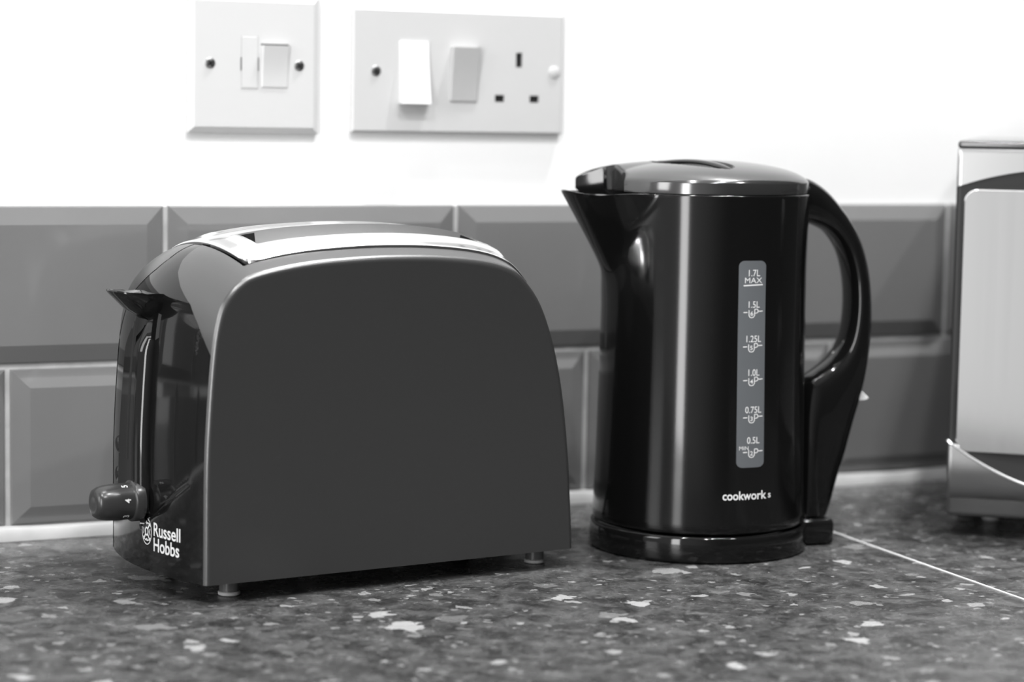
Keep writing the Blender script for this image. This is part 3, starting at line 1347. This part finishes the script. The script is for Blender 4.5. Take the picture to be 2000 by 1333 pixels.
# ------------------------------------------------------------------ microwave in the corner
mw = thing('microwave', 'silver countertop microwave with black arched door frame, cut off by the right edge', 'microwave', (0.4548, -0.2143, 0), R(-40.0))
MWW, MWD, MB, MT = 0.360, 0.272, 0.0128, 0.2565
b = bmesh.new()
add_box(b, 0, MWW, 0.010, MWD, MB + .001, MT - .0045, 0.003, 3)
add_box(b, 0, MWW, 0.0008, MWD, MT - .0052, MT, 0.0022, 4)
obj('casing', b, mat('dark_casing', 0.05, 0.14), mw, angle=40)


def arch_top(x):
    """upper edge of the black frame"""
    t = min(x, MWW - x) / 0.075
    t = min(1.0, t)
    return 0.2270 + 0.0128 * (1 - (1 - t) ** 2.2)


def arch_bot(x):
    t = min(1.0, min(x, MWW - x) / 0.095)
    return 0.0640 - 0.0330 * (1 - (1 - t) ** 2.1)


def fy(z):
    """the silver front leans back a little towards its rounded top and bottom edge"""
    y = 0.0
    if z > MT - 0.009:
        q = min(1.0, (z - (MT - 0.009)) / 0.009)
        y = 0.008 * (1 - math.sqrt(max(0.0, 1 - q * q)))
    if z < MB + 0.040:
        q = (MB + 0.040 - z) / 0.040
        y = max(y, 0.026 * q ** 2.4)
    return y


xs_ = sorted(set([0.0, .0006, .0014, .003] + [MWW * i / 90 for i in range(91)] + [MWW - .003, MWW - .0014, MWW]))


def yx(x):
    e_ = min(x, MWW - x)
    return 0.0009 * (1 - smooth01(e_ / 0.0014))


b = bmesh.new()
rows = []
for x in xs_:
    r_ = []
    for k in range(17):
        z = arch_top(x) + (MT - .0052 - arch_top(x)) * k / 16
        r_.append(Vector((x, fy(z) + yx(x), z)))
    r_.append(Vector((x, 0.014, MT - .0052)))
    rows.append(r_)
grid(b, rows)
obj('top_panel', b, M_steel, mw, angle=50, label='brushed silver strip above the door')
b = bmesh.new()
rows = []
for x in xs_:
    r_ = [Vector((x, 0.034, MB))]
    for k in range(21):
        z = MB + (arch_bot(x) - MB) * k / 20
        r_.append(Vector((x, fy(z) + yx(x), z)))
    rows.append(r_)
grid(b, rows)
obj('bottom_panel', b, M_steel2, mw, angle=50, label='brushed silver curved panel below the door')
# added bright strip standing in for the highlight on the lower curved lip
b = bmesh.new()
tube(b, [(x, 0.0002 + yx(x), arch_bot(x) + 0.0002) for x in xs_], 0.0011, 10)
obj('lip_highlight', b, mat('lip_highlight_metal', 0.85, 0.22, metal=1.0), mw, label='bright strip standing in for the highlight on the curved lip')
# black frame, dished inwards towards the window
WX0, WX1, WZ0, WZ1, WR_ = 0.0050, MWW - 0.09, 0.0573, 0.2257, 0.0085


def win_loop(g, n=8):
    """rounded rectangle outline grown by g, start bottom left, counter clockwise"""
    x0, x1, z0, z1 = WX0 - g, WX1 + g, WZ0 - g, WZ1 + g
    r_ = max(0.001, WR_ + g)
    pts_ = []
    for cx, cz, a0 in ((x0 + r_, z0 + r_, 180), (x1 - r_, z0 + r_, 270), (x1 - r_, z1 - r_, 0), (x0 + r_, z1 - r_, 90)):
        for k in range(n + 1):
            a = R(a0 + 90 * k / n)
            pts_.append((cx + r_ * math.cos(a), cz + r_ * math.sin(a)))
    return pts_


b = bmesh.new()
rows = []
for x in xs_:
    zt, zb_ = arch_top(x), arch_bot(x)
    r_ = []
    for k in range(41):
        z = zb_ + (zt - zb_) * k / 40
        d = min(z - zb_, zt - z, x + .0008, MWW - x + .0008)
        lip = 0.0030 * smooth01(d / 0.022)
        r_.append(Vector((x, 0.0012 + yx(x) + lip * (0.4 if z > .1 else 1.0), z)))
    rows.append(r_)
grid(b, rows)
door = obj('door', b, M_frame, mw, angle=50, label='dark grey arched door frame')
b = bmesh.new()
lp = win_loop(0)
l0 = [Vector((x, 0.004, z)) for x, z in lp]
l1 = [Vector((x, 0.0009, z)) for x, z in win_loop(0)]
l2 = [Vector((x, 0.0004, z)) for x, z in win_loop(-0.0006)]
V = grid(b, [l0, l1, l2], closed=True)
b.faces.new(V[-1])
obj('door_window', b, M_door, door, angle=30, label='pale reflective door panel')
b = bmesh.new()
add_box(b, MWW - 0.080, MWW - 0.012, 0.0002, 0.004, 0.060, 0.222, 0.003, 3)
cp = obj('control_panel', b, M_frame, mw, angle=40)
for zc in (0.105, 0.175):
    b = bmesh.new()
    lathe(b, [(0.021, -0.002), (0.021, 0.012), (0.019, 0.014), (0.0003, 0.0142)], 40, Matrix.Translation((MWW - .046, 0.0002, zc)) @ Matrix.Rotation(PI / 2, 4, 'X'))
    obj('control_knob', b, M_steel, cp, angle=40)
for x, y in ((0.026, 0.085), (MWW - .03, 0.085), (0.016, MWD - .02), (MWW - .02, MWD - .02)):
    b = bmesh.new()
    lathe(b, [(0.0050, 0.0001), (0.0056, 0.0006), (0.0056, 0.0100), (0.0050, 0.0142)], 24, Matrix.Translation((x, y, 0)))
    obj('foot', b, M_rubber, mw, angle=40)
